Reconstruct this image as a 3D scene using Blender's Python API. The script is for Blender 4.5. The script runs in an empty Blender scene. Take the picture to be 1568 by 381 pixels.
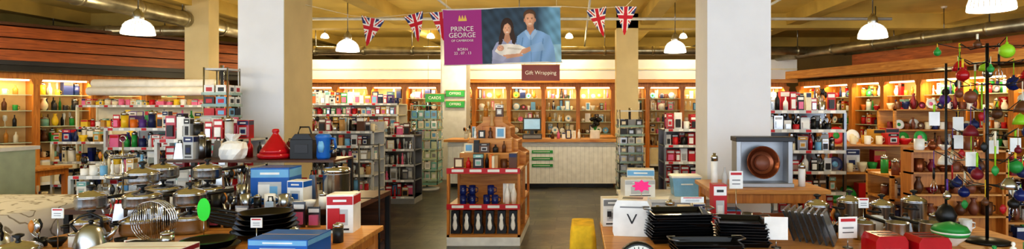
import bpy, math, random
from mathutils import Matrix, Vector
R = random.Random(7)
pi = math.pi

# ------------------------------------------------------------ materials
def lin(c):
    c = c / 255.0
    return c / 12.92 if c <= 0.04045 else ((c + 0.055) / 1.055) ** 2.4
def rgb(h):
    return (lin(int(h[0:2], 16)), lin(int(h[2:4], 16)), lin(int(h[4:6], 16)), 1)
MATS = {}
def mat(key, h, rough=0.5, metal=0.0, emit=0.0, var=0.12, scale=9.0, alpha=1.0, trans=0.0, bump=0.0):
    m = bpy.data.materials.new(key); m.use_nodes = True
    nt = m.node_tree; b = nt.nodes['Principled BSDF']
    c = rgb(h)
    tc = nt.nodes.new('ShaderNodeTexCoord'); n = nt.nodes.new('ShaderNodeTexNoise')
    n.inputs['Scale'].default_value = scale; n.inputs['Detail'].default_value = 4
    nt.links.new(tc.outputs['Object'], n.inputs['Vector'])
    r = nt.nodes.new('ShaderNodeValToRGB')
    r.color_ramp.elements[0].position = 0.3; r.color_ramp.elements[1].position = 0.7
    r.color_ramp.elements[0].color = (c[0]*(1-var), c[1]*(1-var), c[2]*(1-var), 1)
    r.color_ramp.elements[1].color = (min(1, c[0]*(1+var)), min(1, c[1]*(1+var)), min(1, c[2]*(1+var)), 1)
    nt.links.new(n.outputs['Fac'], r.inputs['Fac']); nt.links.new(r.outputs['Color'], b.inputs['Base Color'])
    b.inputs['Roughness'].default_value = rough; b.inputs['Metallic'].default_value = metal
    b.inputs['Alpha'].default_value = alpha; b.inputs['Transmission Weight'].default_value = trans
    if emit:
        b.inputs['Emission Color'].default_value = c; b.inputs['Emission Strength'].default_value = emit
    if bump:
        bp = nt.nodes.new('ShaderNodeBump'); bp.inputs['Strength'].default_value = bump
        nt.links.new(n.outputs['Fac'], bp.inputs['Height']); nt.links.new(bp.outputs['Normal'], b.inputs['Normal'])
    MATS[key] = m
    return m
def wood(key, h1, h2, axis=2):
    m = bpy.data.materials.new(key); m.use_nodes = True
    nt = m.node_tree; b = nt.nodes['Principled BSDF']
    tc = nt.nodes.new('ShaderNodeTexCoord'); mp = nt.nodes.new('ShaderNodeMapping')
    s = [14, 14, 14]; s[axis] = 1.2
    mp.inputs['Scale'].default_value = s
    n = nt.nodes.new('ShaderNodeTexNoise'); n.inputs['Scale'].default_value = 2.0; n.inputs['Detail'].default_value = 6
    n.inputs['Distortion'].default_value = 1.0
    r = nt.nodes.new('ShaderNodeValToRGB')
    r.color_ramp.elements[0].position = 0.3; r.color_ramp.elements[1].position = 0.7
    r.color_ramp.elements[0].color = rgb(h1); r.color_ramp.elements[1].color = rgb(h2)
    nt.links.new(tc.outputs['Object'], mp.inputs['Vector']); nt.links.new(mp.outputs['Vector'], n.inputs['Vector'])
    nt.links.new(n.outputs['Fac'], r.inputs['Fac']); nt.links.new(r.outputs['Color'], b.inputs['Base Color'])
    b.inputs['Roughness'].default_value = 0.4
    MATS[key] = m
wood('wood', 'B06E2C', 'DCA254', 0)
wood('woodv', 'AC6420', 'D88E3C', 2)
wood('woodr', '7C3C16', 'B86228', 0)
wood('woodd', '3E2412', '5F381C', 0)
for k, h in dict(white='EEEEEC', cream='E6DCC0', black='121214', dark='25252A', red='BE1722', maroon='761427', pink='E0709A',
                 hotpink='FF1C84', blue='1560B4', navy='18265A', sky='72AEDA', teal='7FB5AE', green='2A9444', lime='9BD62A',
                 neon='2BE034', yellow='E6C22E', orange='DC7420', purple='5A368C', brown='5E3820', tan='BE9660', grey='85878A',
                 ltgrey='C2C5C7', beige='D5C6A4', copper='7C4630', paleg='C2CFB4', gold='C0902F').items():
    mat(k, h, 0.42, 0, 0, 0.08)
mat('steel', 'BDBFC2', 0.26, 1, var=.08); mat('steeld', '808286', 0.32, 1, var=.1)
mat('chrome', 'D2D4D8', 0.11, 1, var=.02); mat('silver', 'A6A8AC', .35, .5, var=.05)
mat('duct', 'A39D88', 0.35, .85, var=.3, scale=5)
mat('nonstick', '0F0F11', 0.22, .2); mat('bronze', '8A5034', .25, .7, var=.1)
mat('glaze_blue', '142668', 0.12); mat('glaze_red', 'AE1420', 0.15); mat('porcelain', 'F2F0EA', 0.15)
mat('paint_white', 'E8EAF0', 0.6, var=.03, scale=3, bump=.03); mat('cream_and_side_shade', 'CFC098', 0.7, var=.06, scale=3, bump=.03)
mat('ceil', 'E0C97C', 0.85, var=.12, scale=1.2, bump=.05); mat('beam', 'C0A860', 0.8, var=.12, scale=2)
mat('wallp', 'A88E5C', 0.85, var=.1, scale=2)
mat('cabback', 'EAC98E', 0.7, var=.12, scale=3)
mat('strip', 'FFE2B0', 0.5, emit=5); mat('shade', 'FFF7E6', 0.3, emit=2.8)
mat('glass', 'D8EBE6', 0.05, alpha=.28, var=.02); mat('glassw', 'EAF2F2', 0.08, alpha=.45, var=.02)
mat('shelfglass', 'B8D8CE', 0.08, alpha=.4, var=.02)
mat('screen', '93B6CC', 0.2, emit=.5)
mat('yellowcloth', 'DDB42C', 0.9, var=.2, scale=14, bump=.3)
mat('string', 'EDE6D0', 0.8); mat('plastic_blue', '86B8D8', 0.3); mat('foil', 'AFB4B8', 0.3, .7, var=.3, scale=30)
mat('amber', 'C98A3A', 0.15, alpha=.8)

def cloth():
    m = bpy.data.materials.new('cloth_sprig'); m.use_nodes = True; nt = m.node_tree; b = nt.nodes['Principled BSDF']
    tc = nt.nodes.new('ShaderNodeTexCoord'); w = nt.nodes.new('ShaderNodeTexWave'); w.wave_type = 'BANDS'; w.bands_direction = 'DIAGONAL'
    w.inputs['Scale'].default_value = 2.0; w.inputs['Distortion'].default_value = 16; w.inputs['Detail'].default_value = 3; w.inputs['Detail Scale'].default_value = 1.6
    r = nt.nodes.new('ShaderNodeValToRGB'); r.color_ramp.elements[0].position = 0.0; r.color_ramp.elements[0].color = rgb('9A9080')
    r.color_ramp.elements[1].position = 0.1; r.color_ramp.elements[1].color = rgb('EEEAE4')
    nt.links.new(tc.outputs['Object'], w.inputs['Vector']); nt.links.new(w.outputs['Fac'], r.inputs['Fac']); nt.links.new(r.outputs['Color'], b.inputs['Base Color'])
    b.inputs['Roughness'].default_value = 0.9; MATS['cloth'] = m
cloth()
def floormat():
    m = bpy.data.materials.new('slate_vinyl_tiles'); m.use_nodes = True; nt = m.node_tree; b = nt.nodes['Principled BSDF']
    tc = nt.nodes.new('ShaderNodeTexCoord'); br = nt.nodes.new('ShaderNodeTexBrick')
    br.offset = 0.5; br.inputs['Scale'].default_value = 1.0; br.inputs['Brick Width'].default_value = .6; br.inputs['Row Height'].default_value = .3
    br.inputs['Mortar Size'].default_value = .008; br.inputs['Color1'].default_value = rgb('74766C'); br.inputs['Color2'].default_value = rgb('2E3334')
    br.inputs['Mortar'].default_value = rgb('1A1C1C')
    n = nt.nodes.new('ShaderNodeTexNoise'); n.inputs['Scale'].default_value = 2.4; n.inputs['Detail'].default_value = 8; n.inputs['Roughness'].default_value = .8
    r = nt.nodes.new('ShaderNodeValToRGB'); r.color_ramp.elements[0].position = .42; r.color_ramp.elements[0].color = rgb('5C646A')
    r.color_ramp.elements[1].position = .6; r.color_ramp.elements[1].color = rgb('F0DCB4')
    mx = nt.nodes.new('ShaderNodeMixRGB'); mx.blend_type = 'MULTIPLY'; mx.inputs['Fac'].default_value = .95
    nt.links.new(tc.outputs['Object'], br.inputs['Vector']); nt.links.new(tc.outputs['Object'], n.inputs['Vector'])
    nt.links.new(n.outputs['Fac'], r.inputs['Fac']); nt.links.new(br.outputs['Color'], mx.inputs['Color1']); nt.links.new(r.outputs['Color'], mx.inputs['Color2'])
    nt.links.new(mx.outputs['Color'], b.inputs['Base Color'])
    b.inputs['Roughness'].default_value = .3; MATS['floor'] = m
floormat()
def vcol():
    m = bpy.data.materials.new('printed_fabric'); m.use_nodes = True; nt = m.node_tree; b = nt.nodes['Principled BSDF']
    a = nt.nodes.new('ShaderNodeAttribute'); a.attribute_name = 'Col'; nt.links.new(a.outputs['Color'], b.inputs['Base Color'])
    b.inputs['Roughness'].default_value = .6; MATS['print'] = m
vcol()

# ------------------------------------------------------------ mesh builder
class MB:
    def __init__(s):
        s.v = []; s.f = []; s.m = []; s.sm = []; s.keys = []; s.T = Matrix.Identity(4)
    def k(s, key):
        if key not in s.keys: s.keys.append(key)
        return s.keys.index(key)
    def at(s, x=0, y=0, z=0, rz=0, rx=0, ry=0):
        s.T = Matrix.Translation((x, y, z)) @ Matrix.Rotation(rz, 4, 'Z') @ Matrix.Rotation(ry, 4, 'Y') @ Matrix.Rotation(rx, 4, 'X'); return s
    def add(s, vs, fs, key, smooth=False):
        o = len(s.v); s.v += [tuple(s.T @ Vector(p)) for p in vs]; ki = s.k(key)
        for f in fs:
            s.f.append(tuple(i + o for i in f)); s.m.append(ki); s.sm.append(smooth)
    def box(s, x0, x1, y0, y1, z0, z1, key):
        s.add([(x0,y0,z0),(x1,y0,z0),(x1,y1,z0),(x0,y1,z0),(x0,y0,z1),(x1,y0,z1),(x1,y1,z1),(x0,y1,z1)],
              [(0,3,2,1),(4,5,6,7),(0,1,5,4),(1,2,6,5),(2,3,7,6),(3,0,4,7)], key)
    def lathe(s, cx, cy, z, prof, key, n=14, smooth=True, sx=1, sy=1):
        vs = []; fs = []
        for r, h in prof:
            for i in range(n):
                a = 2*pi*i/n; vs.append((cx + r*math.cos(a)*sx, cy + r*math.sin(a)*sy, z + h))
        for j in range(len(prof)-1):
            for i in range(n):
                i2 = (i+1) % n; fs.append((j*n+i, j*n+i2, (j+1)*n+i2, (j+1)*n+i))
        fs.append(tuple(range(n-1, -1, -1)))
        fs.append(tuple((len(prof)-1)*n+i for i in range(n)))
        s.add(vs, fs, key, smooth)
    def tube(s, pts, r, key, n=8, closed=False):
        P = [Vector(p) for p in pts]; vs = []; fs = []; N = len(P)
        for j, p in enumerate(P):
            if closed: t = P[(j+1) % N] - P[j-1]
            else: t = P[min(j+1, N-1)] - P[max(j-1, 0)]
            t.normalize(); up = Vector((0, 0, 1)) if abs(t.z) < .9 else Vector((1, 0, 0))
            a = t.cross(up).normalized(); b = t.cross(a)
            rr = r[j] if isinstance(r, (list, tuple)) else r
            for i in range(n):
                q = p + (a*math.cos(2*pi*i/n) + b*math.sin(2*pi*i/n))*rr; vs.append(tuple(q))
        J = N if closed else N-1
        for j in range(J):
            for i in range(n):
                i2 = (i+1) % n; j2 = (j+1) % N; fs.append((j*n+i, j*n+i2, j2*n+i2, j2*n+i))
        if not closed:
            fs.append(tuple(range(n-1, -1, -1))); fs.append(tuple((N-1)*n+i for i in range(n)))
        s.add(vs, fs, key, True)
    def prism(s, poly, y0, y1, key):
        n = len(poly); vs = [(p[0], y0, p[1]) for p in poly] + [(p[0], y1, p[1]) for p in poly]
        fs = [tuple(range(n)), tuple(range(2*n-1, n-1, -1))] + [(i, i+n, (i+1) % n + n, (i+1) % n) for i in range(n)]
        s.add(vs, fs, key)
    def build(s, name, loc=(0, 0, 0), rz=0, parent=None, bevel=0):
        me = bpy.data.meshes.new(name); me.from_pydata(s.v, [], s.f)
        for k in s.keys: me.materials.append(MATS[k])
        me.polygons.foreach_set('material_index', s.m); me.polygons.foreach_set('use_smooth', s.sm); me.update()
        o = bpy.data.objects.new(name, me); bpy.context.scene.collection.objects.link(o)
        o.location = loc; o.rotation_euler = (0, 0, rz)
        if parent: o.parent = parent
        if bevel:
            b = o.modifiers.new('bevel', 'BEVEL'); b.width = bevel; b.segments = 2; b.limit_method = 'ANGLE'
        return o

# ------------------------------------------------------------ shelf goods
def carton(m, x, y, z, w, d, h, base='white', acc='red', rz=0, pic=True):
    T = m.T.copy(); m.T = T @ Matrix.Translation((x, y, z)) @ Matrix.Rotation(rz, 4, 'Z')
    m.box(-w/2, w/2, -d/2, d/2, 0, h, base)
    e = .0015
    m.box(-w/2+.004, w/2-.004, -d/2-e, -d/2, h*.74, h*.96, acc)
    m.box(w/2, w/2+e, -d/2+.004, d/2-.004, h*.74, h*.96, acc)
    if pic:
        m.box(-w*.3, w*.3, -d/2-e, -d/2, h*.2, h*.62, 'ltgrey' if base != 'ltgrey' else 'dark')
        m.box(-w*.2, w*.2, -d/2-2*e, -d/2-e, h*.28, h*.5, acc)
        m.box(-w*.35, w*.35, -d/2-e, -d/2, h*.07, h*.12, 'dark' if base != 'dark' else 'white')
        m.box(-w*.25, w*.25, -d/2-2*e, -d/2-e, h*.82, h*.88, 'white' if acc != 'white' else 'dark')
    m.box(-w/2, w/2, -.003, .003, h, h+.0015, 'tan')
    m.T = T
def item(m, kind, x, y, z, h, w, col, rr):
    r = w/2
    if kind == 'box': carton(m, x, y, z, w, min(w, .16), h, col, rr.choice(['red', 'white', 'navy', 'gold', 'teal', 'black']), rr.uniform(-.1, .1), rr.random() < .6)
    elif kind == 'book': m.box(x-w*.5, x-w*.5+.028, y-.09, y+.09, z, z+h, col); m.box(x-w*.5+.03, x-w*.5+.06, y-.09, y+.09, z, z+h*.93, rr.choice(['cream', 'navy', 'red', 'green'])); m.box(x-w*.5+.063, x-w*.5+.1, y-.09, y+.09, z, z+h*.97, 'tan')
    elif kind == 'bottle': m.lathe(x, y, z, [(r*.6,0),(r*.62,h*.55),(r*.5,h*.66),(r*.2,h*.78),(r*.18,h*.97),(r*.23,h)], col, 9)
    elif kind == 'mug':
        hh = min(h, .11); m.lathe(x, y, z, [(.034,0),(.04,.01),(.041,hh),(.036,hh),(.034,.02)], col, 10); m.tube([(x+.04, y, z+hh*.8), (x+.066, y, z+hh*.7), (x+.066, y, z+hh*.35), (x+.04, y, z+hh*.22)], .006, col, 5)
    elif kind == 'bowl': m.lathe(x, y, z, [(r*.45,0),(r*.5,.01),(r*.85,h*.3),(r,h*.5),(r*.95,h*.5),(r*.75,h*.28),(.01,.02)], col, 12)
    elif kind == 'plate':
        T = m.T.copy(); m.T = T @ Matrix.Translation((x, y, z+r)) @ Matrix.Rotation(pi/2-.2, 4, 'X')
        m.lathe(0, 0, 0, [(r*.5,0),(r*.6,.006),(r,.02),(r,.026),(r*.6,.012),(.01,.01)], col, 16); m.lathe(0, 0, .009, [(r*.4,0),(r*.38,.003)], rr.choice(['sky', 'pink', 'green', 'cream']), 12); m.T = T
    elif kind == 'vase': m.lathe(x, y, z, [(r*.4,0),(r*.75,h*.25),(r*.8,h*.45),(r*.4,h*.75),(r*.3,h*.85),(r*.5,h)], col, 12)
    elif kind == 'glass': m.lathe(x, y, z, [(r*.45,0),(r*.42,.006),(.006,.012),(.006,h*.45),(r*.35,h*.55),(r*.45,h*.8),(r*.38,h)], 'glassw', 10)
    elif kind == 'tin':
        m.lathe(x, y, z, [(r*.8,0),(r*.8,h*.8)], col, 14); m.lathe(x, y, z+h*.8, [(r*.83,0),(r*.83,h*.13),(r*.7,h*.17),(.012,h*.18),(.014,h*.25)], 'steel', 14)
    elif kind == 'figure': m.lathe(x, y, z, [(r*.5,0),(r*.55,.01),(r*.3,h*.3),(r*.45,h*.55),(r*.35,h*.7),(r*.13,h*.76),(r*.27,h*.86),(r*.2,h*.97),(.004,h)], col, 10)
    elif kind == 'clock':
        T = m.T.copy(); m.T = T @ Matrix.Translation((x, y, z+r)) @ Matrix.Rotation(pi/2, 4, 'X'); m.lathe(0,0,0,[(r*.9,-.02),(r,0),(r,.02),(r*.85,.02)], col, 16); m.lathe(0,0,.02,[(r*.82,0),(r*.82,.003)],'white',16); m.T = T
    elif kind == 'frame':
        m.box(x-w/2, x+w/2, y, y+.015, z, z+h, col); m.box(x-w/2+.02, x+w/2-.02, y-.002, y, z+.02, z+h-.02, rr.choice(['white', 'cream', 'sky'])); m.box(x-.01, x+.01, y+.015, y+.07, z, z+h*.4, 'dark')
    elif kind == 'card':
        m.box(x-w/2, x+w/2, y-.004, y, z, z+h, col); m.box(x-w*.32, x+w*.32, y-.02, y-.004, z+h*.12, z+h*.6, rr.choice(['steel', 'white', 'dark', 'pink'])); m.box(x-w*.4, x+w*.4, y-.006, y-.004, z+h*.72, z+h*.9, 'white')
    elif kind == 'crock':
        m.lathe(x, y, z, [(r*.75,0),(r*.8,.01),(r*.8,h*.5),(r*.68,h*.5),(r*.6,.03)], col, 12)
        for k in range(4):
            a = rr.uniform(0, 6.28); ex, ey = x+r*.8*math.cos(a), y+r*.8*math.sin(a)
            m.tube([(x, y, z+.03), (ex, ey, z+h*.85)], .004, 'steel', 5); m.lathe(ex, ey, z+h*.82, [(.005,0),(.02,.03),(.022,.05),(.006,.08)], rr.choice(['steel','woodv','black','steel']), 8, sy=.4)
    elif kind == 'grater':
        m.add([(x-r,y-r*.6,z),(x+r,y-r*.6,z),(x+r,y+r*.6,z),(x-r,y+r*.6,z),(x-r*.6,y-r*.35,z+h*.85),(x+r*.6,y-r*.35,z+h*.85),(x+r*.6,y+r*.35,z+h*.85),(x-r*.6,y+r*.35,z+h*.85)],[(0,3,2,1),(4,5,6,7),(0,1,5,4),(1,2,6,5),(2,3,7,6),(3,0,4,7)],'steel')
        m.tube([(x-r*.4,y,z+h*.85),(x-r*.3,y,z+h),(x+r*.3,y,z+h),(x+r*.4,y,z+h*.85)],.006,'black',6)
def row(m, x0, x1, y, z, hmax, pal, kinds, seed, wr=(.06, .13), gap=.01, hr=(.55, .95), dy=.0):
    rr = random.Random(seed); x = x0 + .015
    while True:
        w = rr.uniform(*wr)
        if x + w > x1 - .01: break
        kd = rr.choice(kinds); h = hmax*rr.uniform(*hr)
        if kd in ('plate', 'clock'): w = min(w*1.3, h)
        if kd in ('mug', 'book'): w = max(w, .1)
        if x + w > x1 - .01: break
        item(m, kd, x+w/2, y+rr.uniform(-dy, dy), z, h, w, rr.choice(pal), rr)
        x += w + gap*rr.uniform(.4, 1.8)

GIFT = ['white', 'cream', 'porcelain', 'sky', 'pink', 'tan', 'gold', 'brown', 'porcelain', 'navy', 'dark']
KITCH = ['white', 'red', 'steel', 'black', 'ltgrey', 'cream', 'steeld', 'sky', 'glaze_red']
BRIGHT = ['red', 'white', 'sky', 'pink', 'yellow', 'green', 'navy', 'purple', 'cream', 'orange', 'white']
REDS = ['red', 'glaze_red', 'maroon', 'white', 'red', 'black']

# ------------------------------------------------------------ room shell
m = MB(); m.box(-14.2, 11.2, -2.5, 19.2, -.12, 0, 'floor'); m.build('floor')
m = MB(); m.box(-14.2, 11.2, -2.5, 19.2, 3.7, 3.85, 'ceil'); m.build('ceiling')
m = MB(); m.box(-14.2, -14, -2.5, 19.2, 0, 3.7, 'wallp'); m.build('wall_left')
m = MB(); m.box(11, 11.2, -2.5, 19.2, 0, 3.7, 'wallp'); m.build('wall_right')
m = MB(); m.box(-14, 11, 19, 19.2, 0, 3.7, 'wallp'); m.build('wall_back')
m = MB(); m.box(-14, 11, -2.5, -2.35, 0, .35, 'wallp'); m.build('wall_front')
for i in range(9):
    m = MB(); x = -13.9 + i*2.76
    m.box(x, x+.07, -2.48, -2.38, .35, 3.7, 'dark'); m.box(x+.07, x+2.76, -2.48, -2.38, .35, .41, 'dark'); m.box(x+.07, x+2.76, -2.48, -2.38, 3.6, 3.7, 'dark'); m.box(x+.07, x+2.76, -2.47, -2.4, 2.6, 2.65, 'dark')
    m.build('window_%d' % (i+1))
def beam(x0, x1, y0, y1, z0=3.38, key='beam'):
    m = MB(); m.box(x0, x1, y0, y1, z0, 3.7, key); m.build('ceiling_beam')
for y in (8.0, 12.9, 17.2): beam(-14, 11, y, y+.35)
for x in (-11, -7.2, -4.0, 1.4, 4.6, 8): beam(x, x+.3, 8.35, 12.9, 3.45); beam(x, x+.3, 13.25, 17.2, 3.45)

def column(x0, x1, y0, y1, kf, ks):
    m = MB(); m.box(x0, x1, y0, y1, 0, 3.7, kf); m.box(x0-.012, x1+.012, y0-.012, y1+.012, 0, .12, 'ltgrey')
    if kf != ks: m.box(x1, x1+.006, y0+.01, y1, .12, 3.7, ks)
    m.build('structural_column')
column(-4.08, -3.53, 7.05, 7.8, 'paint_white', 'cream_and_side_shade')  # white column; its side shade is put into the colour as darker cream
column(1.33, 1.98, 6.0, 6.6, 'paint_white', 'paint_white')
column(-7.03, -6.6, 10.5, 10.8, 'cream_and_side_shade', 'cream_and_side_shade')
column(.86, 1.34, 12.9, 13.38, 'cream_and_side_shade', 'cream_and_side_shade')
column(-3.1, -2.52, 13.3, 13.8, 'ltgrey', 'ltgrey')

def duct(a, b, r, nm='air_duct'):
    m = MB(); A = Vector(a); B = Vector(b); L = (B-A).length; n = int(L/1.1)
    m.tube([a, b], r, 'duct', 16)
    for i in range(n+1):
        p = A + (B-A)*(i/n); d = (B-A).normalized()*.03
        m.tube([tuple(p-d), tuple(p+d)], r+.012, 'duct', 16)
    for i in range(0, n+1, 2):
        p = A + (B-A)*(i/n); m.tube([(p.x, p.y, p.z+r*.9), (p.x, p.y, 3.7)], .01, 'steeld', 6)
    m.build(nm)
duct((-7.0, 6, 3.2), (-7.0, 17, 3.2), .14)
duct((-6.2, 13.9, 2.98), (7.5, 13.9, 2.98), .1)
duct((4.6, 16.5, 2.93), (7.6, 7.5, 2.93), .11)
duct((-13, 12.0, 3.2), (-7.3, 12.0, 3.2), .1)
m = MB()
for x in (-2.2, .2, 3.2): m.tube([(x, 8.4, 3.33), (x, 17, 3.33)], .02, 'ltgrey', 6)
m.tube([(-6, 11.2, 3.32), (6, 11.2, 3.32)], .03, 'ltgrey', 8); m.build('ceiling_conduit_pipes')

m = MB(); m.box(-8.4, 5.6, 14.95, 16.1, 2.32, 2.86, 'paint_white'); m.box(-8.4, 5.6, 14.9, 14.95, 2.27, 2.36, 'wood')
m.box(-8.4, 5.6, 14.93, 14.95, 2.6, 2.63, 'cream'); m.build('wall_bulkhead')

# ------------------------------------------------------------ cabinets
def cabinet(name, L, n, loc, rz, pal, kinds, seed, stockname, fascia=None, base='white', en=13, wr=(.07, .15)):
    m = MB(); w = L/n; D = .45
    m.box(0, L, 0, D, .1, .6, base); m.box(0, L, .05, D, 0, .1, 'black')
    m.box(0, L, D, D+.05, 0, 2.3, 'cabback')
    m.box(0, L, -.02, D, .6, .64, 'woodv')
    m.box(0, L, -.03, D, 2.18, 2.3, 'woodv')
    for i in range(n+1):
        x = i*w; m.box(x-.05, x+.05, -.04, D, 0, 2.2, 'woodv')
        m.prism([(x-.09, 2.18), (x+.09, 2.18), (x+.05, 2.08), (x-.05, 2.08)], -.05, .0, 'woodv')
    for i in range(n):
        x = i*w
        m.box(x+.08, x+w-.08, .08, .13, 2.15, 2.178, 'strip')
        m.box(x+.07, x+w-.07, -.004, 0, .16, .55, 'cream'); m.box(x+w*.5-.05, x+w*.5+.05, -.02, -.004, .34, .36, 'steeld')
        for z in (.94, 1.25, 1.56, 1.87): m.box(x+.05, x+w-.05, .06, D, z, z+.012, 'shelfglass'); m.box(x+.05, x+w-.05, .055, .06, z-.002, z+.014, 'paleg')
    if fascia:
        m.box(-.1, L+.1, -.5, D, 2.42, 2.5, 'dark')
        for j in range(3):
            z = 2.5 + j*.21; m.box(-.1, L+.1, -.55-.05*j, -.45-.03*j, z, z+.19, 'woodr')
        m.box(-.1, L+.1, -.75, D, 3.13, 3.18, 'woodd')
        m.box(-.1, L+.1, -.4, D+.02, 2.3, 2.42, 'black')
    o = m.build(name, loc, rz)
    s = MB()
    for i in range(n):
        for j, z in enumerate((.64, .952, 1.262, 1.572, 1.882)):
            row(s, i*w+.07, (i+1)*w-.07, .2, z, .27, pal, kinds, seed+i*7+j, wr, hr=(.65, .98))
            if i % 3: row(s, i*w+.1, (i+1)*w-.07, .34, z, .28, pal, kinds, seed+i*7+j+900, (.06, .12), hr=(.8, 1))
    s.build(stockname, parent=o)
    for i in range(0, n, 2):
        ld = bpy.data.lights.new('cabinet_light', 'AREA'); ld.shape = 'RECTANGLE'; ld.size = w*1.7; ld.size_y = .12; ld.energy = en*(.5+((i*37) % 10)/10); ld.color = (1, .74, .4)
        lo = bpy.data.objects.new('cabinet_strip_lamp', ld); bpy.context.scene.collection.objects.link(lo); lo.parent = o
        lo.location = (min(i+1, n-.5)*w, .02, 2.12); lo.rotation_euler = (.35, 0, 0)
    return o
cabinet('lit_display_cabinet', 13.7, 15, (-8.2, 15.45, 0), 0, GIFT, ['vase', 'plate', 'figure', 'bowl', 'mug', 'frame', 'clock', 'glass', 'box'], 100, 'china_and_giftware', en=16)
cabinet('lit_display_cabinet', 7.2, 8, (-12.6, 8.5, 0), math.radians(56.5), ['white', 'cream', 'porcelain', 'amber', 'brown', 'navy', 'dark', 'green', 'teal', 'yellow'], ['glass', 'bottle', 'vase', 'box', 'tin', 'bottle', 'mug'], 300, 'glassware_and_bottles', fascia=True, en=17, wr=(.1, .18))
cabinet('lit_display_cabinet', 7.4, 8, (5.75, 15.2, 0), math.radians(-73.4), ['red', 'navy', 'white', 'orange', 'gold', 'porcelain', 'dark', 'green'], ['vase', 'mug', 'box', 'plate', 'figure', 'bowl', 'tin'], 500, 'ceramic_gifts', en=19)
m = MB(); L = 7.4
m.box(0, L, -.45, .3, 2.36, 2.42, 'woodd'); m.box(0, L, -.5, -.45, 2.36, 2.55, 'wood'); m.box(2.2, L, -.3, .3, 2.55, 2.8, 'woodr')
m.build('wall_fascia_right', (5.75, 15.2, 0), math.radians(-73.4))

# ------------------------------------------------------------ pendants
def pendant(x, y, z, r=.2, e=48):
    m = MB()
    m.lathe(0, 0, 0, [(r,0),(r*1.02,.01),(r*.97,.06),(r*.88,.12),(r*.7,.17),(r*.45,.2),(r*.3,.21)], 'shade', 28)
    for i in range(28):
        a = 2*pi*i/28; c, s_ = math.cos(a), math.sin(a)
        m.tube([(r*1.01*c, r*1.01*s_, .01), (r*.98*c, r*.98*s_, .06), (r*.89*c, r*.89*s_, .12), (r*.7*c, r*.7*s_, .172)], .005, 'porcelain', 4)
    m.lathe(0, 0, .2, [(r*.33,0),(r*.36,.03),(r*.33,.1),(r*.15,.14),(.02,.16)], 'steel', 16)
    m.tube([(0, 0, .34), (0, 0, 3.7-z)], .008, 'steeld', 6)
    m.lathe(0, 0, 3.66-z, [(.05,0),(.06,.04)], 'white', 12)
    o = m.build('pendant_lamp', (x, y, z))
    ld = bpy.data.lights.new('pendant_light', 'POINT'); ld.energy = e; ld.color = (1, .8, .47); ld.shadow_soft_size = .12
    lo = bpy.data.objects.new('pendant_bulb', ld); bpy.context.scene.collection.objects.link(lo); lo.location = (0, 0, -.16); lo.parent = o
for p in [(-6.14, 8.2), (-4.15, 10.6), (4.33, 8.6), (3.95, 5.6, 2.54), (-6.3, 12.3), (-.95, 9.6), (2.05, 7.0), (-2.5, 12.6), (7.5, 12), (-10, 9), (-1.2, 4.5), (-10, 5), (1.8, 10.8), (-6, 4)]:  # pendants outside the view are added to light the ceiling evenly
    pendant(p[0], p[1], p[2] if len(p) > 2 else 2.64)
for x in (-3.6, -1.9, -.2, 2.6, -6.2):
    m = MB(); m.lathe(0, 0, 0, [(.09,.0),(.1,.02),(.07,.09),(.03,.12)], 'shade', 14); m.tube([(0,0,.1),(0,0,.36)], .008, 'steeld', 6)
    o = m.build('ceiling_spotlight', (x, 14.4, 3.34))
    ld = bpy.data.lights.new('uplight', 'POINT'); ld.energy = 45; ld.color = (1, .8, .45); ld.shadow_soft_size = .2
    lo = bpy.data.objects.new('bulb', ld); bpy.context.scene.collection.objects.link(lo); lo.location = (0, 0, -.15); lo.parent = o

# ------------------------------------------------------------ printed surfaces
def printed(name, w, h, nx, nz, fn, loc, rz=0, ry=0, tri=False, parent=None):
    vs = []; fs = []; cols = []
    for j in range(nz+1):
        for i in range(nx+1):
            u = i/nx; v = j/nz; ww = w*(1-v*.97) if tri else w
            vs.append(((u-.5)*ww, .012*math.sin(u*7+v*3) if not tri else .02*math.sin(v*4), -v*h))
    for j in range(nz):
        for i in range(nx):
            a = j*(nx+1)+i; fs.append((a, a+1, a+nx+2, a+nx+1))
            u = (i+.5)/nx; v = (j+.5)/nz
            if tri: u = .5 + (u-.5)*(1-v*.97)
            cols.append(fn(u, v))
    me = bpy.data.meshes.new(name); me.from_pydata(vs, [], fs); me.materials.append(MATS['print'])
    at = me.color_attributes.new('Col', 'FLOAT_COLOR', 'CORNER'); buf = []
    for c in cols: buf += list(c)*4
    at.data.foreach_set('color', buf)
    o = bpy.data.objects.new(name, me); bpy.context.scene.collection.objects.link(o); o.location = loc; o.rotation_euler = (0, ry, rz)
    if parent: o.parent = parent
    return o
def C(h, k=1): c = rgb(h); return (c[0]*k, c[1]*k, c[2]*k, 1)
def inside(p, poly):
    x, y = p; r = False; n = len(poly)
    for i in range(n):
        x1, y1 = poly[i]; x2, y2 = poly[i-1]
        if (y1 > y) != (y2 > y) and x < (x2-x1)*(y-y1)/(y2-y1)+x1: r = not r
    return r
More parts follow.
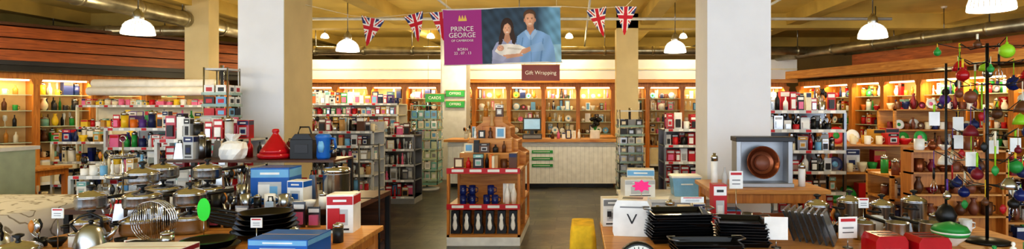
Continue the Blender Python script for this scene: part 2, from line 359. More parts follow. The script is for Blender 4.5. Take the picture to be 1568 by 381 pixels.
shapes = [
 ('p', [(114,85),(110,62),(113,44),(122,37),(128,34),(140,34),(150,37),(163,44),(169,62),(171,85)], '86B0E4'),
 ('p', [(128,33),(133,43),(139,33)], 'C08C70'), ('p', [(126,34),(124,38),(132,50),(133,43)], 'A4C6EE'), ('p', [(141,33),(144,38),(135,50),(134,43)], 'A4C6EE'),
 ('p', [(133,50),(134.2,50),(134.2,85),(133,85)], '6894CC'), ('p', [(152,48),(153.5,48),(149,85),(146,85)], '6894CC'), ('p', [(121,46),(122.4,46),(120,60),(118,60)], '6894CC'),
 ('e', (133,12.5,9.6,9.5), '5A3C26'), ('p', [(128,24),(138.5,24),(139,35),(133,39),(128,35)], 'B8846A'),
 ('e', (133,18.5,7.7,11.4), 'E0AE90'), ('e', (125,19.5,1.4,2.8), 'C88E72'), ('e', (141,19.5,1.4,2.8), 'C88E72'), ('p', [(124.6,15.5),(125.4,8),(133,4.4),(140.6,8),(141.4,15.5),(138.8,10.6),(133,9.2),(128,10.4)], '5A3C26'),
 ('e', (129.9,17.6,1.3,.55), '3A2218'), ('e', (136.3,17.6,1.3,.55), '3A2218'), ('e', (133.2,21.4,.9,1.3), 'C48A6E'), ('e', (133.1,25.4,2.8,.9), 'F0E0D6'), ('p', [(128.2,16),(131.5,15.6),(131.5,16.1),(128.2,16.5)], '5A3A24'), ('p', [(134.7,15.6),(138,16),(138,16.5),(134.7,16.1)], '5A3A24'),
 ('e', (98,30,9.8,15), '3A2218'), ('p', [(86,54),(85,46),(88,36),(89,24),(106,24),(109,40),(111,50),(108,56)], '3A2218'),
 ('p', [(73,85),(75,64),(81,53),(91,48),(104,49),(113,56),(117,85)], 'A2A8CC'),
 ('p', [(94.5,40),(101,40),(103,50),(98,55),(92,50)], 'CC987C'), ('e', (97.8,32,6.2,9.4), 'E4B294'), ('p', [(90.5,36),(90,25),(97,18.5),(103,22),(105.6,36),(102.8,27),(99,23.4),(94,26)], '3A2218'),
 ('p', [(84,56),(85,48),(89,40),(91,50),(88,57)], '3A2218'), ('p', [(104,38),(110,50),(109,57),(105,54)], '3A2218'),
 ('e', (95.4,30.8,1.1,.5), '2A1A14'), ('e', (100.3,30.8,1.1,.5), '2A1A14'), ('e', (97.9,34,.8,1.1), 'C48C70'), ('e', (97.9,37.4,2.4,.8), 'F0E0D8'),
 ('p', [(78,66),(86,56),(100,55),(116,57),(126,62),(124,70),(108,75),(90,75)], 'F4F0EA'), ('p', [(98,60),(120,63),(118,65),(97,63)], 'D8D2C8'), ('e', (87,61.5,5.2,4.6), 'E4B296'), ('e', (86,60.6,.7,.4), '5A3A2C'), ('e', (89,62,.7,.4), '5A3A2C'),
 ('p', [(90,72),(118,70),(122,74),(94,78)], 'DAA688'), ('p', [(74,64),(82,70),(96,76),(90,82),(75,78)], 'AEB4D4'),
 ('p', [(120,64),(132,60),(134,66),(124,71),(116,70)], 'DAA688'), ('p', [(132,59),(150,53),(155,66),(134,69)], '92B8E6'),
]
def banner_fn(u, v):
    x = u*180; y = v*85
    if x < 59:
        c = C('A8308E')
        if 23 < x < 36 and 9 < y < 18:
            if y > 15.5: return C('E8C860')
            if abs(((x-23) % 4.33)-2.16) < (y-8)*.28: return C('E8C860')
        return c
    n = math.sin(x*.23+y*.1)*math.sin(y*.21-x*.07) + .5*math.sin(x*.51-y*.33)
    c = C('30485E', 1+.3*n)
    if x > 145: t = min(1, (x-145)/20); a = C('30485E'); b = C('70A4C8'); c = tuple((a[i]*(1-t)+b[i]*t)*(1+.2*n) for i in range(3)) + (1,)
    if x > 150 and y > 58: c = C('90BCD4', 1+.2*n)
    for s in shapes:
        if s[0] == 'e':
            a, b, r1, r2 = s[1]; q = ((x-a)/r1)**2+((y-b)/r2)**2
            if q < 1: c = C(s[2], (1.08-.3*q-.12*(x-a)/r1) if r1 > 4 else 1)
        elif inside((x, y), s[1]): c = C(s[2], 1+.08*math.sin(x*.3+y*.15)-.003*(y-50))
    return c
ban = printed('hanging_banner', 1.70, .80, 330, 156, banner_fn, (-1.1, 8.5, 3.06), 0, math.radians(-1.6))
def text(t, size, loc, parent, key='white', rot=(pi/2, 0, 0), name='lettering'):
    c = bpy.data.curves.new(name, 'FONT'); c.body = t; c.size = size; c.align_x = 'CENTER'; c.extrude = .001; c.materials.append(MATS[key])
    o = bpy.data.objects.new(name, c); bpy.context.scene.collection.objects.link(o); o.location = loc; o.rotation_euler = rot; o.parent = parent; return o
text('PRINCE', .1, (-.575, -.02, -.32), ban); text('GEORGE', .1, (-.575, -.02, -.41), ban); text('OF CAMBRIDGE', .045, (-.575, -.02, -.47), ban); text('BORN\n22 . 07 . 13', .055, (-.575, -.02, -.6), ban)
m = MB(); m.tube([(-.87, .012, 0), (.87, .012, 0)], .012, 'white', 8); m.tube([(-.86, .012, -.8), (.86, .012, -.8)], .012, 'white', 8)
for x in (-.8, .8): m.tube([(x, .012, 0), (x, .012, .62)], .003, 'string', 5)
m.build('rods_and_cords', parent=ban)

def jack(u, v):
    x = u-.5; y = (v-.36)*1.15
    if abs(x) < .075 or abs(y) < .07: return C('C8102E')
    if abs(x) < .13 or abs(y) < .12: return C('F4F4F4')
    d = abs(abs(x)-abs(y)*.95)
    if d < .035: return C('C8102E')
    if d < .095: return C('F4F4F4')
    return C('1B2F78')
bun = bpy.data.objects.new('union_flag_bunting', None); bpy.context.scene.collection.objects.link(bun)
for (x, z, rz, ry) in [(-2.99, 2.93, .25, .2), (-2.40, 2.99, -.3, -.22), (-2.0, 3.02, .2, -.1), (.28, 3.07, .3, -.25), (.71, 3.1, -.15, .05)]:
    printed('flag', .33, .42, 36, 40, jack, (x, 8.58, z), rz, ry, True, parent=bun)
m = MB(); m.tube([(-3.525, 7.6, 2.95), (-3.2, 8.3, 2.92), (-2.99, 8.58, 2.93), (-2.4, 8.58, 2.99), (-2.0, 8.58, 3.02), (-1.9, 8.55, 3.05)], .004, 'string', 5)
m.tube([(-.3, 8.55, 3.1), (.28, 8.58, 3.07), (.71, 8.58, 3.1), (1.3, 8.6, 3.7)], .004, 'string', 5); m.build('string', parent=bun)

def sign(name, x0, x1, y, z0, z1, key, txt, size, rods=True, tk='white'):
    m = MB(); m.box(x0, x1, y, y+.03, z0, z1, key); m.box(x0-.015, x1+.015, y-.004, y+.034, z1, z1+.015, 'tan')
    if rods:
        for x in (x0+.06, x1-.06): m.tube([(x, y+.015, z1+.01), (x, y+.015, 3.7)], .004, 'steeld', 5)
    o = m.build(name); text(txt, size, ((x0+x1)/2, y-.004, (z0+z1)/2-size*.3), o, tk)
sign('hanging_department_sign', -1.14, -.36, 12.0, 2.18, 2.5, 'maroon', 'Gift Wrapping', .11)
sign('green_notice_sign', -3.42, -3.0, 13.2, 1.76, 1.94, 'green', 'CARDS', .09)
sign('green_notice_sign', -2.97, -2.55, 13.24, 1.88, 2.02, 'green', 'OFFERS', .08, False)
sign('green_notice_sign', -2.97, -2.55, 13.24, 1.64, 1.78, 'green', 'OFFERS', .08, False)

# ------------------------------------------------------------ sales counter
m = MB()
m.box(-2.65, .79, 12.0, 12.7, .08, .93, 'white'); m.box(-2.6, .74, 12.06, 12.66, 0, .08, 'black')
m.box(-2.72, .84, 11.92, 12.78, .93, .98, 'wood'); m.box(-2.66, .8, 11.985, 12.0, .84, .9, 'ltgrey')
x = -2.64
while x < .78: m.box(x, x+.005, 11.997, 12.0, .1, .84, 'ltgrey'); x += .09
m.box(.3, .84, 12.5, 14.2, .93, .98, 'wood'); m.box(.35, .79, 12.7, 14.1, .08, .93, 'white')
for z in (.7, .56, .42): m.box(-.93, -.5, 11.975, 11.993, z, z+.06, 'green'); m.box(-.9, -.56, 11.972, 11.975, z+.024, z+.036, 'white')
m.build('sales_counter')
m = MB(); m.at(-.95, 12.3, .98, .1)
m.box(-.2, .2, -.18, .2, 0, .1, 'dark'); m.box(-.18, .18, -.182, -.18, .02, .08, 'grey'); m.box(-.04, .04, .0, .05, .1, .2, 'dark')
m.at(-.95, 12.3, 1.15, .1, -.15); m.box(-.19, .19, -.02, .03, 0, .27, 'black'); m.box(-.165, .165, -.024, -.02, .03, .24, 'screen'); m.build('cash_register')
m = MB(); m.at(.37, 12.3, .98)
m.lathe(0, 0, 0, [(.1,0),(.11,.02),(.1,.16),(.11,.18),(.05,.18)], 'white', 14); rr = random.Random(4)
for i in range(16):
    a = rr.uniform(0, 6.28); q = rr.uniform(0, .13); zz = rr.uniform(.24, .42); m.tube([(0,0,.15),(q*math.cos(a),q*math.sin(a),zz)], .004, 'green', 4)
    m.lathe(q*math.cos(a), q*math.sin(a), zz-.03, [(.01,0),(.05,.03),(.05,.06),(.01,.09)], 'black', 8)
m.build('flower_arrangement_vase')
m = MB(); row(m, -2.4, -1.3, 12.3, .98, .3, KITCH, ['box', 'tin', 'frame', 'bottle', 'crock'], 61); row(m, -.6, .15, 12.35, .98, .24, GIFT, ['box', 'bottle', 'frame', 'vase'], 62); m.build('counter_giftware')

# ------------------------------------------------------------ centre wooden gondola
gx0, gx1, gy0, gy1 = -1.53, -.67, 6.87, 8.2
m = MB()
m.box(gx0, gx1, gy0, gy1, 0, .1, 'white')
for z in (.1, .44, .86): m.box(gx0, gx1, gy0, gy1, z, z+.03, 'wood')
for x in (gx0, gx1-.03):
    for y in (gy0, gy0+.62, gy1-.05): m.box(x, x+.03, y, y+.05, .1, .89, 'woodv')
m.box(gx0+.03, gx1-.03, 7.5, 7.53, .13, .86, 'wood')
for z in (.44, .86):
    m.box(gx0, gx1, gy0-.012, gy0, z-.015, z+.05, 'red')
    for i in range(4): m.box(gx0+.06+i*.21, gx0+.2+i*.21, gy0-.014, gy0-.012, z+.004, z+.036, 'white')
prof = [(gx0,.89),(gx1,.89),(gx1,1.02),(gx1-.1,1.08),(gx1-.1,1.18),(gx1-.2,1.25),(gx1-.2,1.36),(gx1-.3,1.43),(gx1-.3,1.5),(gx0+.3,1.5),(gx0+.3,1.43),(gx0+.2,1.36),(gx0+.2,1.25),(gx0+.1,1.18),(gx0+.1,1.08),(gx0,1.02)]
m.prism(prof, 7.62, 7.66, 'wood'); m.prism(prof, gy1-.04, gy1, 'wood')
for a, z in ((0, 1.0), (.1, 1.17), (.2, 1.34)):
    m.box(gx0+a+.01, gx1-a-.01, 7.66, gy1-.04, z, z+.02, 'woodv')
m.box(gx0+.08, gx1-.08, 7.25, 7.62, .89, 1.06, 'wood'); m.box(gx0+.16, gx1-.16, 7.42, 7.62, 1.06, 1.23, 'wood')
m.box(gx0+.3, gx1-.3, 7.5, 7.62, 1.23, 1.38, 'woodv')
gon = m.build('wooden_display_gondola', bevel=.003)
m = MB(); rr = random.Random(3)
for i in range(3):
    for j in range(2):
        m.at(-1.33+i*.006, 7.0+j*.09, .47+.0, 0)
for (x, y, z) in ((-1.36,6.98,.47),(-1.25,6.98,.47),(-1.36,6.98,.585),(-1.25,6.98,.585),(-1.3,7.1,.47),(-1.08,6.98,.47),(-.98,6.98,.47),(-1.03,6.98,.585)):
    m.at(x, y, z); item(m, 'mug', 0, 0, 0, .11, .1, 'glaze_blue', rr)
m.at()
for x in (-.84, -.76): m.lathe(x, 7.02, .47, [(.03,0),(.035,.12),(.012,.2),(.014,.24)], 'porcelain', 12)
m.box(-.9, -.78, 7.1, 7.12, .47, .7, 'white')
m.build('blue_mugs_and_white_bottles', parent=gon)
m = MB()
for i in range(6):
    x = gx0+.085+i*.137
    m.prism([(x-.055,.13),(x+.055,.13),(x+.06,.19),(x+.04,.25),(x+.045,.4),(x-.045,.4),(x-.05,.2)], 6.93, 7.02, 'black')
    m.lathe(x, 6.925, .17, [(.01,0),(.022,.02),(.03,.06),(.018,.12),(.024,.15),(.008,.2)], 'porcelain', 8, sy=.2)
m.build('black_oven_gloves', parent=gon)
m = MB(); row(m, gx0+.03, gx1-.03, 7.05, .89, .2, ['brown', 'black', 'cream', 'tan', 'orange', 'red'], ['box', 'book', 'frame', 'tin', 'bottle', 'mug'], 77)
row(m, gx0+.1, gx1-.1, 7.33, 1.06, .17, ['black', 'dark', 'cream', 'brown'], ['frame', 'box', 'bottle', 'mug'], 78)
row(m, gx0+.18, gx1-.18, 7.46, 1.23, .17, ['brown', 'tan', 'black', 'white'], ['frame', 'figure', 'bottle'], 79)
item(m, 'figure', -1.1, 7.56, 1.38, .25, .12, 'tan', rr); item(m, 'box', -1.02, 7.7, 1.5, .16, .1, 'brown', rr); item(m, 'bottle', -1.2, 7.7, 1.5, .2, .1, 'amber', rr)
m.build('gift_frames_and_books', parent=gon)

# ------------------------------------------------------------ spinners
def spinner(x, y, w, h, pal, nm='greeting_card_spinner', fr='glass', seed=0, pitch=.2):
    m = MB(); rr = random.Random(seed)
    m.lathe(0, 0, 0, [(w*.5,0),(w*.5,.04),(.04,.06)], 'ltgrey', 20); m.tube([(0,0,.05),(0,0,h)], .02, 'steel', 8)
    k = 'teal' if fr == 'glass' else 'ltgrey'
    m.box(-w/2, w/2, -w/2, w/2, h-.06, h-.04, k); m.box(-w/2, w/2, -w/2, w/2, .12, .15, k)
    for a in range(4):
        m.T = Matrix.Rotation(.05+a*pi/2, 4, 'Z')
        m.tube([(-w/2, -w/2, .12), (-w/2, -w/2, h-.03)], .009, 'steel', 6)
        for j in range(int((h-.3)/pitch)):
            z = .2+j*pitch
            m.box(-w/2, w/2, -w/2-.03, -w/2-.02, z, z+.03, 'shelfglass'); m.box(-w/2, w/2, -w/2-.03, -w/2, z-.003, z, 'shelfglass')
            nc = max(2, int(w/.11))
            for i in range(nc):
                cx = -w/2+w*(i+.5)/nc; cw = w/nc*.42
                m.box(cx-cw, cx+cw, -w/2-.015, -w/2-.01, z, z+pitch*.85, rr.choice(pal)); m.box(cx-cw*.6, cx+cw*.6, -w/2-.0165, -w/2-.015, z+pitch*.3, z+pitch*.65, rr.choice(pal))
    m.build(nm, (x, y, 0))
spinner(-3.0, 11.7, .5, 1.72, ['teal', 'white', 'paleg', 'ltgrey', 'sky', 'teal', 'cream', 'grey'], seed=5)
spinner(.83, 9.3, .36, 1.62, ['steel', 'ltgrey', 'grey', 'cream', 'dark'], 'keyring_spinner', 'w', 6, .14)
spinner(-4.07, 6.72, .26, 2.1, ['red', 'black', 'white', 'sky', 'dark', 'white', 'red'], 'keyring_spinner', 'w', 8, .13)

# ------------------------------------------------------------ generic shop gondolas
def gondola(name, x0, x1, y0, y1, H, levels, pal, kinds, seed, stockname, frame='white', back=True, shelf=None, wr=(.06, .12), strip=True, rz=0, hr=(.6,.98)):
    L = x1-x0; D = y1-y0; m = MB(); shelf = shelf or frame
    m.box(0, L, 0, D, 0, .12, 'grey')
    for x in (0, L-.03):
        m.box(x, x+.03, D-.04, D, .12, H, frame)
        m.box(x, x+.03, 0, .04, .12, levels[-1], frame)
    if back: m.box(.03, L-.03, D-.03, D-.01, .12, H, frame)
    for z in [.12]+levels:
        m.box(0, L, 0, D, z-.02, z, shelf)
        if strip: m.box(.01, L-.01, -.006, 0, z-.03, z+.008, 'ltgrey')
        if strip:
            x = .06
            while x < L-.1: m.box(x, x+.06, -.009, -.006, z-.026, z+.004, 'red' if (int(x*50) % 3 == 0) else 'white'); x += .14
    o = m.build(name, (x0, y0, 0), rz)
    s = MB(); lv = [.12]+levels
    for j, z in enumerate(lv):
        top = (lv[j+1]-.03) if j+1 < len(lv) else z+.25
        row(s, .03, L-.03, .1, z, min(.3, top-z-.01), pal, kinds, seed+j, wr, .008, hr)
        if D > .45: row(s, .03, L-.03, .3, z, min(.3, top-z-.01), pal, kinds, seed+j+50, wr, .008, hr)
    s.build(stockname, parent=o)
W = 'shelving_gondola'
gondola(W, -5.9, -4.5, 7.3, 7.9, 1.45, [.4, .64, .88, 1.12, 1.36], BRIGHT, ['box', 'tin', 'bottle', 'card', 'mug'], 11, 'boxed_kitchen_goods', 'ltgrey')
gondola(W, -4.15, -3.3, 5.75, 6.25, 1.3, [.45, .75, 1.02, 1.3], REDS+['ltgrey', 'black'], ['box', 'card', 'card', 'tin'], 23, 'red_boxed_goods', 'ltgrey', wr=(.06, .12), hr=(.7, .98))
gondola(W, -5.3, -4.2, 6.1, 6.6, .9, [.4, .65, .9], ['white', 'pink', 'cream', 'sky', 'red', 'white', 'black'], ['mug', 'box', 'bowl', 'figure', 'crock'], 31, 'novelty_mugs', 'ltgrey')
gondola(W, -5.1, -3.3, 10.8, 11.4, 1.7, [.45, .75, 1.02, 1.28, 1.5, 1.7], BRIGHT, ['box', 'mug', 'card', 'frame', 'card'], 37, 'mugs_and_gift_boxes', 'cream')
gondola(W, -4.4, -3.1, 8.9, 9.45, 1.4, [.36, .6, .82, 1.04, 1.26], KITCH+['pink', 'tan', 'brown', 'black'], ['card', 'tin', 'box', 'mug', 'crock', 'glass'], 41, 'kitchen_utensil_cards', 'ltgrey')
gondola(W, -3.6, -2.75, 9.9, 10.4, 1.2, [.4, .66, .92, 1.16], KITCH+['pink', 'tan', 'brown'], ['card', 'tin', 'glass', 'glass', 'figure'], 43, 'glassware_gifts', 'steeld')
gondola(W, -8.0, -6.2, 8.9, 9.5, 1.25, [.45, .8, 1.1], ['yellow', 'white', 'navy', 'cream', 'glaze_blue', 'gold', 'black'], ['box', 'vase', 'tin', 'bowl', 'mug'], 47, 'ceramic_storage_jars', 'cream')
gondola(W, 1.2, 2.2, 8.1, 8.7, 1.3, [.4, .64, .87, 1.1, 1.32], REDS, ['card', 'box', 'card', 'mug'], 53, 'red_packaged_gifts', 'steeld', hr=(.75, .98))
gondola(W, 2.15, 3.1, 6.75, 7.3, 1.6, [.4, .64, .88, 1.12, 1.36, 1.58], KITCH+['red'], ['tin', 'box', 'bottle', 'card', 'crock', 'card'], 59, 'kitchen_gadgets', 'steeld')
gondola(W, 2.3, 4.0, 10.2, 10.8, 1.5, [.45, .75, 1.0, 1.25, 1.5], GIFT+['red', 'green'], ['box', 'vase', 'mug', 'plate'], 67, 'tableware_boxes', 'cream')
gondola('wooden_gift_shelf', 3.15, 4.5, 7.4, 7.95, 1.2, [.4, .8, 1.15], ['white', 'glaze_red', 'navy', 'cream', 'gold', 'green', 'red'], ['box', 'mug', 'bowl', 'box', 'plate'], 71, 'floral_china_boxes', 'wood', shelf='wood', strip=False, wr=(.12, .22))
gondola('wooden_gift_shelf', 4.65, 6.0, 8.6, 9.1, 1.6, [.4, .7, 1.0, 1.3, 1.6], ['white', 'maroon', 'brown', 'cream', 'copper', 'navy'], ['mug', 'bowl', 'plate', 'vase'], 73, 'stoneware_bowls', 'wood', shelf='wood', strip=False)
gondola('wooden_gift_shelf', 3.0, 4.7, 5.6, 6.1, .98, [.3, .52, .74, .96], ['copper', 'maroon', 'cream', 'white', 'brown', 'green', 'red', 'navy'], ['mug', 'bowl', 'vase', 'tin', 'box', 'plate'], 79, 'stoneware_mugs', 'wood', shelf='wood', strip=False)
gondola(W, -8.3, -6.1, 9.7, 10.15, 1.66, [.5, .9, 1.3, 1.66], ['pink', 'white', 'cream', 'tan', 'red', 'yellow'], ['box', 'mug', 'tin'], 83, 'assorted_boxes', 'cream', hr=(.3, .5))
m = MB()
for j in range(3): m.tube([(-8.2, 9.85+j*.1, 1.9+.13*(j == 1)), (-6.15, 9.85+j*.1, 1.9+.13*(j == 1))], .075, 'white', 12)
for x in (-8.1, -7.2, -6.25): m.box(x, x+.02, 9.78, 10.12, 1.66, 1.83, 'woodv')
m.build('oilcloth_rolls')

def table(name, x0, x1, y0, y1, z, key='wood', leg='woodv', apron=.08, shelf=None, th=.035):
    m = MB(); m.box(x0, x1, y0, y1, z-th, z, key)
    m.box(x0+.04, x1-.04, y0+.04, y0+.06, z-th-apron, z-th, leg); m.box(x0+.04, x1-.04, y1-.06, y1-.04, z-th-apron, z-th, leg)
    m.box(x0+.04, x0+.06, y0+.04, y1-.04, z-th-apron, z-th, leg); m.box(x1-.06, x1-.04, y0+.04, y1-.04, z-th-apron, z-th, leg)
    for x in (x0+.03, x1-.09):
        for y in (y0+.03, y1-.09): m.box(x, x+.06, y, y+.06, 0, z-th, leg)
    if shelf: m.box(x0+.05, x1-.05, y0+.05, y1-.05, shelf-.02, shelf, key)
    return m.build(name, bevel=.004)
o = table('wooden_console_table', -8.6, -7.4, 8.0, 8.6, .78, shelf=.35)
m = MB(); row(m, -8.5, -7.5, 8.25, .78, .3, ['gold', 'green', 'yellow', 'tan'], ['book', 'box', 'frame'], 91, (.12, .2)); row(m, -8.5, -7.5, 8.25, .35, .25, GIFT, ['bowl', 'vase'], 92); m.build('picture_frames_and_books', parent=o)
o = table('wooden_console_table', -7.3, -6.4, 7.0, 7.6, .5, shelf=.2)
m = MB(); row(m, -7.2, -6.5, 7.25, .5, .2, GIFT, ['bowl', 'glass', 'vase'], 93); m.build('glass_bowls', parent=o)
m = MB(); m.box(-7.0, -6.1, 5.9, 6.6, .06, 1.15, 'paleg'); m.box(-7.03, -6.07, 5.87, 6.63, 1.15, 1.19, 'white'); m.box(-6.96, -6.14, 5.95, 6.6, 0, .06, 'dark')
m.box(-6.95, -6.57, 5.885, 5.9, .12, 1.1, 'cream'); m.box(-6.53, -6.15, 5.885, 5.9, .12, 1.1, 'cream'); m.lathe(-6.6, 5.88, .65, [(.015,0),(.015,.02)], 'steel', 8); m.build('painted_cupboard')

# ------------------------------------------------------------ draped cloth
def drape(name, x0, x1, y0, y1, z, key, rc=.25, amp=.05, drop=None, nf=22):
    pts = []; n = 24
    for cx, cy, a0 in ((x1-rc, y1-rc, 0), (x0+rc, y1-rc, pi/2), (x0+rc, y0+rc, pi), (x1-rc, y0+rc, 3*pi/2)):
        for i in range(n): a = a0+pi/2*i/(n-1); pts.append((cx+rc*math.cos(a), cy+rc*math.sin(a), math.cos(a), math.sin(a)))
    full = []
    for i, p in enumerate(pts):
        q = pts[(i+1) % len(pts)]; full.append(p); L = math.hypot(q[0]-p[0], q[1]-p[1]); k = int(L/.07)
        for j in range(1, k): t = j/k; full.append(tuple(p[a]*(1-t)+q[a]*t for a in range(4)))
    N = len(full); m = MB(); vs = []; cx, cy = (x0+x1)/2, (y0+y1)/2
    rings = [(.0, 0, 0), (.5, 0, 0), (.93, 0, 0), (1, -.004, .01)]
    depth = drop or z-.02
    for s_, dz, o in rings:
        for p in full: vs.append((cx+(p[0]-cx)*s_+p[2]*o, cy+(p[1]-cy)*s_+p[3]*o, z+dz+.004*math.sin(p[0]*9+s_*5)*math.sin(p[1]*7)))
    K = 10
    for j in range(1, K+1):
        t = j/K
        for i, p in enumerate(full):
            o = .02+.03*t+amp*t*(math.sin(i*2*pi*nf/N)+.5*math.sin(i*2*pi*nf*.37/N+1)); vs.append((p[0]+p[2]*o, p[1]+p[3]*o, z-.02-(depth-.02)*t))
    fs = []
    for j in range(len(rings)+K-1):
        for i in range(N): i2 = (i+1) % N; fs.append((j*N+i, j*N+i2, (j+1)*N+i2, (j+1)*N+i))
    m.add(vs, fs, key, True); return m.build(name)
drape('tablecloth_covered_table', -7.4, -4.2, 3.3, 5.4, .82, 'cloth', rc=.5)

# ------------------------------------------------------------ left display table + tier
table('wooden_display_table', -3.5, -1.42, 3.0, 4.3, .75, shelf=.3)
m = MB()
m.box(-3.9, -1.75, 4.45, 5.5, .80, .84, 'woodd'); m.box(-3.6, -2.1, 5.05, 5.5, 1.14, 1.16, 'woodd')
for x in (-3.9, -1.79):
    for y in (4.45, 5.46): m.box(x, x+.04, y, y+.04, 0, .8, 'black')
for x in (-3.6, -2.14):
    for y in (5.05, 5.46): m.box(x, x+.04, y, y+.04, .84, 1.14, 'black')
m.box(-3.86, -1.79, 5.44, 5.46, .1, .8, 'woodd'); m.box(-3.85, -1.8, 4.5, 5.45, .38, .4, 'woodd')
tier = m.build('tiered_display_stand')
m = MB(); row(m, -3.8, -1.85, 4.7, .4, .36, BRIGHT, ['box', 'tin'], 94, (.15, .3)); m.build('boxed_small_appliances', parent=tier)

def pan_lathe(m, x, y, z, r, h, key='steel', lid=True, hand=0, loops=True, n=28):
    T = m.T.copy(); m.T = T @ Matrix.Translation((x, y, z)) @ Matrix.Rotation(hand, 4, 'Z')
    m.lathe(0, 0, 0, [(r*.9,0),(r*.98,.012),(r,.03),(r,h-.006),(r*1.03,h),(r*.98,h),(r*.96,.02),(.01,.015)], key, n)
    if lid:
        m.lathe(0, 0, h, [(r*1.02,0),(r*1.0,.01),(r*.7,.03),(r*.2,.042),(.018,.045)], 'chrome' if key != 'nonstick' else 'glass', n); m.lathe(0, 0, h+.043, [(.01,0),(.01,.015),(.026,.025),(.026,.035),(.01,.04)], 'black', 12)
    if loops:
        for s_ in (1, -1): m.tube([(s_*r, -.04, h*.75), (s_*(r+.035), -.035, h*.78), (s_*(r+.045), 0, h*.78), (s_*(r+.035), .035, h*.78), (s_*r, .04, h*.75)], .008, 'black', 6)
    else: m.tube([(r, 0, h*.8), (r+.05, 0, h*.85), (r+.19, 0, h*.95)], [.009, .012, .014], 'black', 8)
    m.T = T
def cookware_stack(x, y, z, rs, name='stacked_saucepan_set'):
    m = MB(); zz = 0
    for i, (r, h) in enumerate(rs):
        pan_lathe(m, 0, 0, zz, r, h, 'steel', True, .5+i*.5, i % 2 == 0); zz += h+.085
    m.build(name, (x, y, z))
cookware_stack(-2.98, 4.02, .75, [(.13, .09), (.115, .08), (.1, .07)])
cookware_stack(-2.68, 4.06, .75, [(.115, .1), (.1, .08)])
cookware_stack(-2.95, 4.68, .84, [(.13, .12), (.1, .08)])
cookware_stack(-3.32, 4.7, .84, [(.14, .12), (.11, .08)])
cookware_stack(-3.3, 3.98, .75, [(.11, .09), (.09, .08)])
m = MB()
for i in range(4):
    pts = [(.13*math.cos(a*pi/8), -.02*i, .13+.13*math.sin(a*pi/8)) for a in range(16)]; m.tube(pts, .004, 'chrome', 5, True)
    for k in (-.08, -.04, 0, .04, .08): hh = math.sqrt(.13**2-k*k); m.tube([(k, -.02*i, .13-hh), (k, -.02*i, .13+hh)], .0025, 'chrome', 4)
m.build('wire_cooling_racks', (-2.72, 3.80, .754))
# three-tier wire cake stand
m = MB()
m.tube([(0,0,0),(0,0,.5)], .006, 'chrome', 6); m.tube([(.025*math.cos(a*pi/6),0,.52+.025*math.sin(a*pi/6)) for a in range(12)], .004, 'chrome', 5, True)
for z, r in ((.02,.15),(.2,.12),(.36,.09)):
    m.lathe(0,0,z,[(.02,0),(r*.9,.002),(r,.014),(r*.98,.018),(r*.88,.008),(.01,.008)],'steel',26)
    m.tube([(r*math.cos(a*pi/12),r*math.sin(a*pi/12),z+.03) for a in range(24)], .003, 'chrome', 5, True)
    for a in range(12): m.tube([(r*math.cos(a*pi/6),r*math.sin(a*pi/6),z+.01),(r*math.cos(a*pi/6),r*math.sin(a*pi/6),z+.03)], .002, 'chrome', 4)
m.build('tiered_cake_stand', (-3.68, 4.75, .84))
def frypan(m, x, y, z, r, a):
    T = m.T.copy(); m.T = T @ Matrix.Translation((x, y, z)) @ Matrix.Rotation(a, 4, 'Z')
    m.lathe(0, 0, 0, [(r*.75,0),(r*.8,.004),(r,.042),(r*1.02,.046),(r*.97,.043),(r*.76,.01),(.01,.008)], 'nonstick', 32)
    m.tube([(r, 0, .035), (r+.05, 0, .05), (r+.2, 0, .075), (r+.24, 0, .075)], [.008, .01, .013, .009], 'black', 8); m.T = T
m = MB()
for i in range(5): frypan(m, 0, 0, .03*i, .21-.01*i, 2.9+.1*i)
m.build('frying_pan_stack', (-2.09, 3.94, .75))
m = MB(); frypan(m, 0, 0, 0, .17, -2.6); frypan(m, 0, 0, .03, .15, -2.5); m.build('frying_pan', (-2.2, 3.5, .75))
m = MB(); carton(m, 0, 0, 0, .18, .18, .26, 'white', 'red'); m.box(-.08, .0, -.096, -.092, .03, .17, 'red'); m.build('boxed_saucepan', (-1.64, 4.12, .75), .08)
m = MB(); carton(m, 0, 0, 0, .34, .28, .125, 'blue', 'sky'); m.build('blue_appliance_box', (-1.66, 3.4, .75), -.05)
m = MB(); carton(m, 0, 0, 0, .5, .25, .11, 'white', 'maroon'); m.build('cutlery_set_box', (-2.36, 3.15, .75), .04)
m = MB(); carton(m, 0, 0, 0, .3, .24, .29, 'blue', 'sky'); m.box(-.09,.0,-.1245,-.1235,.05,.16,'white'); m.build('blue_appliance_box', (-2.46, 4.8, .84), .05)
m = MB(); carton(m, 0, 0, 0, .13, .13, .2, 'white', 'blue'); m.build('kettle_box', (-2.2, 4.65, .84), -.1)
def kettle(x, y, z, s=1, key='chrome', rz=0):
    m = MB(); m.at(rz=rz)
    m.lathe(0, 0, 0, [(.085*s,0),(.095*s,.01*s),(.09*s,.06*s),(.07*s,.14*s),(.055*s,.165*s),(.05*s,.17*s),(.03*s,.185*s),(.012*s,.19*s)], key, 24)
    m.lathe(0, 0, .188*s, [(.008*s,0),(.016*s,.012*s),(.01*s,.025*s)], 'black', 10)
    m.tube([(.075*s,0,.09*s),(.11*s,0,.12*s),(.13*s,0,.16*s)], [.02*s,.014*s,.01*s], key, 10)
    m.tube([(-.07*s,0,.14*s),(-.1*s,0,.19*s),(-.06*s,0,.235*s),(.0,0,.25*s),(.05*s,0,.22*s),(.055*s,0,.16*s)], .009*s, 'black', 8)
    m.build('stainless_kettle', (x, y, z))
kettle(-2.86, 3.45, .75, .95, 'steel', rz=.4); kettle(-3.3, 3.35, .75, .8, 'steel', rz=2.5)
m = MB(); pan_lathe(m, 0,0,0,.1,.09,'steel',True); m.build('steel_saucepan', (-3.05, 3.2, .75))
